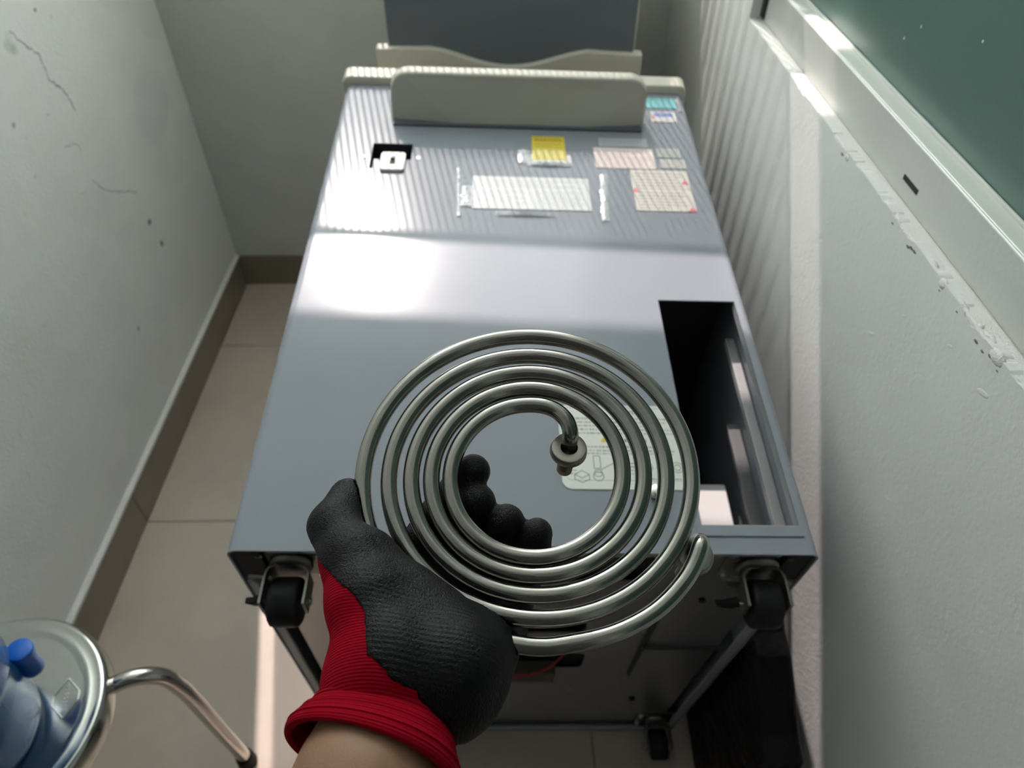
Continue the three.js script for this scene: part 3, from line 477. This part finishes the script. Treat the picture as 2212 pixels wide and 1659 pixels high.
// ---------------------------------------------------------------- the gloved hand
// distance field of tapered bones joined smoothly, meshed by surface nets
function nets(field, lo, hi, cell, uvOf, colorless) {
  const nx = Math.ceil((hi.x - lo.x) / cell) + 1, ny = Math.ceil((hi.y - lo.y) / cell) + 1, nz = Math.ceil((hi.z - lo.z) / cell) + 1;
  const f = new Float32Array(nx * ny * nz), id = (i, j, k) => (k * ny + j) * nx + i;
  for (let k = 0; k < nz; k++) for (let j = 0; j < ny; j++) for (let i = 0; i < nx; i++) f[id(i, j, k)] = field(lo.x + i * cell, lo.y + j * cell, lo.z + k * cell);
  const vi = new Int32Array(nx * ny * nz).fill(-1), P = [];
  for (let k = 0; k < nz - 1; k++) for (let j = 0; j < ny - 1; j++) for (let i = 0; i < nx - 1; i++) {
    let n = 0, sx = 0, sy = 0, sz = 0; const c = [];
    for (let m = 0; m < 8; m++) c.push(f[id(i + (m & 1), j + (m >> 1 & 1), k + (m >> 2))]);
    for (let m = 0; m < 8; m++) for (const b of [1, 2, 4]) if (!(m & b)) { const a = c[m], d = c[m | b]; if ((a < 0) !== (d < 0)) { const t = a / (a - d); sx += (m & 1) + (b === 1 ? t : 0); sy += (m >> 1 & 1) + (b === 2 ? t : 0); sz += (m >> 2) + (b === 4 ? t : 0); n++; } }
    if (n) { vi[id(i, j, k)] = P.length / 3; P.push(lo.x + (i + sx / n) * cell, lo.y + (j + sy / n) * cell, lo.z + (k + sz / n) * cell); }
  }
  const I = [];
  const quad = (a, b, c, d, flip) => { if (a < 0 || b < 0 || c < 0 || d < 0) return; if (flip) I.push(a, c, b, a, d, c); else I.push(a, b, c, a, c, d); };
  for (let k = 1; k < nz - 1; k++) for (let j = 1; j < ny - 1; j++) for (let i = 1; i < nx - 1; i++) {
    const a = f[id(i, j, k)] < 0;
    if (a !== f[id(i + 1, j, k)] < 0) quad(vi[id(i, j - 1, k - 1)], vi[id(i, j, k - 1)], vi[id(i, j, k)], vi[id(i, j - 1, k)], !a);
    if (a !== f[id(i, j + 1, k)] < 0) quad(vi[id(i - 1, j, k - 1)], vi[id(i - 1, j, k)], vi[id(i, j, k)], vi[id(i, j, k - 1)], !a);
    if (a !== f[id(i, j, k + 1)] < 0) quad(vi[id(i - 1, j - 1, k)], vi[id(i, j - 1, k)], vi[id(i, j, k)], vi[id(i - 1, j, k)], !a);
  }
  const n = P.length / 3, N = new Float32Array(P.length), UV = new Float32Array(n * 2), e = cell * 0.6;
  for (let v = 0; v < n; v++) {
    const x = P[v * 3], y = P[v * 3 + 1], z = P[v * 3 + 2];
    let gx = field(x + e, y, z) - field(x - e, y, z), gy = field(x, y + e, z) - field(x, y - e, z), gz = field(x, y, z + e) - field(x, y, z - e); const l = Math.hypot(gx, gy, gz) || 1;
    N[v * 3] = gx / l; N[v * 3 + 1] = gy / l; N[v * 3 + 2] = gz / l;
    const [u, w] = uvOf(x, y, z, gx / l, gy / l, gz / l); UV[v * 2] = u; UV[v * 2 + 1] = w;
  }
  const g = new THREE.BufferGeometry(); g.setAttribute('position', new THREE.Float32BufferAttribute(P, 3)); g.setAttribute('normal', new THREE.BufferAttribute(N, 3)); g.setAttribute('uv', new THREE.BufferAttribute(UV, 2)); g.setIndex(I);
  return g;
}
{
  const H = (px, py, dz) => at(px, py, coilDepth(px, py) + dz);            // dz: metres behind the plane of the coil
  const WR = at(838, 1490, 0.352), EL = at(745, 1900, 0.290); EL.addScaledVector(EL.clone().sub(WR), 1.6);              // wrist, towards the elbow
  const bones = []; const B = (...j) => { for (let i = 0; i < j.length - 1; i++) bones.push([j[i][0], j[i][1], j[i + 1][0], j[i + 1][1]]); };
  // thumb: root, knuckle, tip
  B([at(845, 1440, 0.352), 0.0255], [H(797, 1300, -0.022), 0.0215], [H(762, 1210, -0.017), 0.0165], [H(722, 1138, -0.008), 0.0128], [H(752, 1074, 0.003), 0.0104]);
  // web between thumb and palm
  B([H(815, 1196, -0.011), 0.009], [H(893, 1302, -0.016), 0.0145], [H(955, 1392, -0.012), 0.0195], [H(1005, 1420, -0.004), 0.021]);
  B([at(850, 1425, 0.348), 0.0235], [H(925, 1370, -0.015), 0.0195], [at(985, 1440, 0.352), 0.0225]);
  // palm behind the coil
  B([at(880, 1470, 0.362), 0.026], [H(900, 1250, 0.026), 0.0155]); B([at(895, 1470, 0.365), 0.026], [H(972, 1275, 0.031), 0.016]);
  B([at(920, 1470, 0.365), 0.026], [H(1035, 1310, 0.031), 0.0155]); B([at(950, 1475, 0.36), 0.026], [H(1080, 1355, 0.025), 0.0145]);
  B([at(890, 1400, 0.368), 0.024], [WR, 0.029]); B([WR, 0.030], [at(968, 1458, 0.355), 0.0250], [H(1028, 1400, 0.010), 0.020]);
  const PALM = bones.length;
  // fingers, each curled so that its tip shows through the innermost ring
  B([H(880, 1225, 0.026), 0.0138], [H(948, 1118, 0.026), 0.0118], [H(988, 1062, 0.022), 0.0106], [H(1022, 1018, 0.0125), 0.0098]);
  B([H(965, 1270, 0.031), 0.0138], [H(990, 1175, 0.031), 0.0122], [H(1010, 1125, 0.024), 0.0112], [H(1028, 1086, 0.014), 0.0113]);
  B([H(1035, 1305, 0.031), 0.0132], [H(1063, 1215, 0.031), 0.0116], [H(1080, 1165, 0.023), 0.0104], [H(1094, 1128, 0.014), 0.0102]);
  B([H(1090, 1350, 0.025), 0.0124], [H(1130, 1245, 0.027), 0.0102], [H(1152, 1190, 0.021), 0.0090], [H(1160, 1152, 0.014), 0.0085]);
  const seg = bones.map(([a, ra, b, rb], i) => { const d = b.clone().sub(a); return [a.x, a.y, a.z, d.x, d.y, d.z, 1 / d.lengthSq(), ra, rb - ra, i < 4 ? 0.006 : i < PALM ? 0.012 : 0.0035]; });
  const hand = (x, y, z) => {
    let s = 1;
    for (const q of seg) {
      const px = x - q[0], py = y - q[1], pz = z - q[2]; let t = (px * q[3] + py * q[4] + pz * q[5]) * q[6]; t = t < 0 ? 0 : t > 1 ? 1 : t;
      const dx = px - t * q[3], dy = py - t * q[4], dz = pz - t * q[5], d = Math.sqrt(dx * dx + dy * dy + dz * dz) - q[7] - q[8] * t, K = q[9];
      if (d > s + K) continue;
      const h = Math.max(K - Math.abs(d - s), 0) / K; s = Math.min(d, s) - h * h * K * 0.25;
    }
    return s;
  };
  // wrist plane: the glove body stops inside the cuff
  const ax = EL.clone().sub(WR).normalize();
  const along = (x, y, z) => (x - WR.x) * ax.x + (y - WR.y) * ax.y + (z - WR.z) * ax.z;
  // the soft glove gives way round the tube it grips
  const near = new Map(), G = 0.012;
  for (const p of COIL.line) { const a = Math.floor(p.x / G), b = Math.floor(p.y / G), c = Math.floor(p.z / G); for (let i = -1; i < 2; i++) for (let j = -1; j < 2; j++) for (let k = -1; k < 2; k++) { const key = ((a + i + 500) * 1000 + b + j + 500) * 1000 + c + k + 500; if (!near.has(key)) near.set(key, []); near.get(key).push(p.x, p.y, p.z); } }
  const groove = (x, y, z) => { const l = near.get(((Math.floor(x / G) + 500) * 1000 + Math.floor(y / G) + 500) * 1000 + Math.floor(z / G) + 500); if (!l) return -0.004; let m = 1; for (let i = 0; i < l.length; i += 3) { const a = x - l[i], b = y - l[i + 1], c = z - l[i + 2], d = a * a + b * b + c * c; if (d < m) m = d; } return 0.0057 - Math.sqrt(m); };
  const glove = (x, y, z, off = 0) => { const h = hand(x, y, z) - off; return h > 0.012 ? h : Math.max(h, along(x, y, z) - 0.020, groove(x, y, z)); };
  // the dipped area: right of a sheet that runs from the thumb knuckle to the cuff
  const edge = [[560, 1050], [668, 1124], [700, 1168], [735, 1214], [770, 1262], [786, 1320], [806, 1390], [822, 1432], [850, 1464], [900, 1490], [950, 1540], [1000, 1600], [1060, 1680]].map(p => { const q = at(p[0], p[1], p[1] < 1180 ? 0.408 : p[1] < 1240 ? 0.385 : p[1] < 1290 ? 0.362 : p[1] < 1400 ? 0.342 : p[1] < 1500 ? 0.325 : 0.348).sub(eye); return [q.dot(RIGHT), q.dot(UP)]; });
  const poly = [...edge, [3, edge[edge.length - 1][1] - 0.05], [3, 3], [edge[0][0], 3]];
  const side = (x, y, z) => {
    const u = x * RIGHT.x + (y - EYE) * RIGHT.y + z * RIGHT.z, v = x * UP.x + (y - EYE) * UP.y + z * UP.z; let best = 1e9, inside = false;
    for (let i = 0, j = poly.length - 1; i < poly.length; j = i++) if ((poly[i][1] > v) !== (poly[j][1] > v) && u < (poly[j][0] - poly[i][0]) * (v - poly[i][1]) / (poly[j][1] - poly[i][1]) + poly[i][0]) inside = !inside;
    for (let i = 0; i < edge.length - 1; i++) { const [ax0, ay0] = edge[i], [bx, by] = edge[i + 1], dx = bx - ax0, dy = by - ay0; let t = ((u - ax0) * dx + (v - ay0) * dy) / (dx * dx + dy * dy); t = Math.max(0, Math.min(1, t)); const ex = u - ax0 - t * dx, ey = v - ay0 - t * dy, d = ex * ex + ey * ey; if (d < best) best = d; }
    return Math.sqrt(best) * (inside ? -1 : 1);
  };
  const lo = V(1e9, 1e9, 1e9), hi = V(-1e9, -1e9, -1e9);
  for (const [a, ra, b, rb] of bones) for (const [p, r] of [[a, ra], [b, rb]]) { lo.min(p.clone().subScalar(r + 0.006)); hi.max(p.clone().addScalar(r + 0.006)); }
  const crossAx = new THREE.Vector3().crossVectors(ax, FW).normalize();
  const uvKnit = (x, y, z) => [x * crossAx.x + y * crossAx.y + z * crossAx.z, along(x, y, z)];
  const uvFlat = (x, y, z, nx, ny, nz) => { const a = Math.abs(nx * RIGHT.x + ny * RIGHT.y + nz * RIGHT.z); return [x * RIGHT.x + z * RIGHT.z, x * UP.x + y * UP.y + z * UP.z]; };
  const knit = n => dataTex(128, (x, y) => { const r = 0.5 + 0.5 * Math.cos(y / 128 * Math.PI * 8), st = 0.5 + 0.5 * Math.cos((x / 128 * 16 + (y / 128 * 4 % 1) * 0.5) * Math.PI * 2); return 0.72 * Math.pow(r, 0.6) + 0.28 * st; }, n);
  M.knit = std([0.33, 0.0, 0.011], 0.95, 0, { bumpMap: knit(0.0056), bumpScale: 0.0005, sheen: 0.0, sheenColor: new THREE.Color(0.5, 0.03, 0.05), sheenRoughness: 0.5, specularIntensity: 0.2 });
  const nA = noiseField(512, 40, 3, 77);
  M.latex = std([0.0045, 0.0046, 0.0052], 0.5, 0, { specularIntensity: 0.38, bumpMap: dataTex(1024, (x, y) => { const v = nA[((y * 2) % 512) * 512 + (x * 2) % 512], al = y / 1024 * 0.14 - 0.13, m = Math.max(0, Math.min(1, (al + 0.050) / 0.03)) * (0.05 + 0.8 * nCoarse[(y >> 1) * 512 + (x >> 1)]); return 0.45 * (1 - Math.abs(v - 0.5) * 3.2) * (1 - 0.6 * m) + 0.5 * m * (0.5 + 0.5 * Math.cos(al / 0.0026 * Math.PI * 2)); }, 0.14), bumpScale: 0.0007 });
  const person = thing('person', 'left forearm reaching up from below, in a red and black work glove, holding the coil', 'person', 0, 0, 0);
  // forearm, carried on inside the glove as far as the palm
  const arm = [[EL, 0.040], [WR.clone().addScaledVector(ax, 0.045), 0.0325], [WR.clone().addScaledVector(ax, 0.012), 0.026], [WR, 0.024], [at(870, 1450, 0.370), 0.012]];
  const as = []; for (let i = 0; i < arm.length - 1; i++) { const d = arm[i + 1][0].clone().sub(arm[i][0]); as.push([arm[i][0], d, arm[i][1], arm[i + 1][1] - arm[i][1]]); }
  const armF = (x, y, z) => { let s = 1; const p = V(x, y, z); for (const [a, d, r, dr] of as) { const w = p.clone().sub(a); const t = Math.max(0, Math.min(1, w.dot(d) / d.lengthSq())); const q = w.addScaledVector(d, -t).length() - r - dr * t, k = 0.006, h = Math.max(k - Math.abs(q - s), 0) / k; s = Math.min(q, s) - h * h * k * 0.25; } return s; };
  const alo = V(1e9, 1e9, 1e9), ahi = V(-1e9, -1e9, -1e9); for (const [p, r] of arm) { alo.min(p.clone().subScalar(r + 0.012)); ahi.max(p.clone().addScalar(r + 0.012)); }
  mesh('forearm', nets(armF, alo, ahi, 0.005, uvFlat), M.skin, person);
  const gl = new THREE.Group(); gl.name = 'work_glove'; gl.userData.label = 'red knit glove with black rubber palm and fingers'; person.add(gl);
  const CELL = 0.0017;
  mesh('knit_back', nets(glove, lo, hi, CELL, uvKnit), M.knit, gl).userData.label = 'red knitted back';
  mesh('rubber_coating', nets((x, y, z) => { const d = glove(x, y, z, 0.0008); return d > 0.01 ? d : Math.max(d, side(x, y, z)); }, lo, hi, CELL, (x, y, z) => { const k = uvKnit(x, y, z); return [k[0], k[1] + 0.13]; }), M.latex, gl).userData.label = 'black crinkled rubber coating';
  // cuff: a ribbed sleeve round the wrist with a thick turned rim
  {
    const A = V(0, 0, 0), rows = 150, cols = 120, pos = [], uv = [], idx = [];
    const U = crossAx.clone(), W = new THREE.Vector3().crossVectors(ax, U).normalize();
    const prof = [];                                                    // [s along the axis, radius]
    const L0 = -0.027, L1 = 0.033;
    const KEY = [[-0.027, 0.012], [-0.021, 0.026], [-0.015, 0.0322], [-0.010, 0.0338], [-0.003, 0.0318], [0.008, 0.0312], [0.016, 0.0335], [0.023, 0.0375], [0.029, 0.0405], [0.033, 0.0408]];
    const rad = s => { for (let i = 0; i < KEY.length - 1; i++) if (s <= KEY[i + 1][0]) { let t = (s - KEY[i][0]) / (KEY[i + 1][0] - KEY[i][0]); t = t * t * (3 - 2 * t); return KEY[i][1] + (KEY[i + 1][1] - KEY[i][1]) * t; } return KEY[KEY.length - 1][1]; };
    for (let i = 0; i < 110; i++) { const t = i / 109, s = L0 + (L1 - L0) * t; prof.push([s, rad(s) + 0.00032 * Math.cos(s / 0.0026 * Math.PI * 2) * Math.min(1, Math.max(0, (0.034 - s) / 0.004))]); }
    const re = prof[109][1]; for (let i = 1; i <= 12; i++) { const a = i / 12 * Math.PI; prof.push([L1 + 0.0022 * Math.sin(a), re - 0.0022 * (1 - Math.cos(a))]); }
    for (let i = 1; i <= 26; i++) prof.push([L1 - 0.034 * i / 26, re - 0.0044 - 0.007 * i / 26]);
    const C = WR;
    prof.forEach(([s, r], i) => { for (let j = 0; j <= cols; j++) { const th = j / cols * Math.PI * 2, c = Math.cos(th), sn = Math.sin(th); const wob = 1 + 0.035 * Math.sin(th * 2 + s * 40) + 0.02 * Math.sin(th * 3 - s * 90 + 1); const skew = 0.010 * c * Math.max(0, s / 0.05); const p = C.clone().addScaledVector(ax, s + skew).addScaledVector(U, r * c * wob).addScaledVector(W, r * 0.92 * sn * wob); pos.push(p.x, p.y, p.z); uv.push(th * 0.036, s); } });
    for (let i = 0; i < prof.length - 1; i++) for (let j = 0; j < cols; j++) { const a = i * (cols + 1) + j, b = a + cols + 1; idx.push(a, b, a + 1, a + 1, b, b + 1); }
    const g = new THREE.BufferGeometry(); g.setAttribute('position', new THREE.Float32BufferAttribute(pos, 3)); g.setAttribute('uv', new THREE.Float32BufferAttribute(uv, 2)); g.setIndex(idx); g.computeVertexNormals();
    const cm = M.knit.clone(); cm.side = THREE.DoubleSide; cm.bumpScale = 0.0006;
    mesh('cuff', g, cm, gl).userData.label = 'red ribbed cuff';
  }
}

scene.traverse(o => { if (o.isMesh) o.castShadow = o.receiveShadow = true; });
renderer.render(scene, camera);
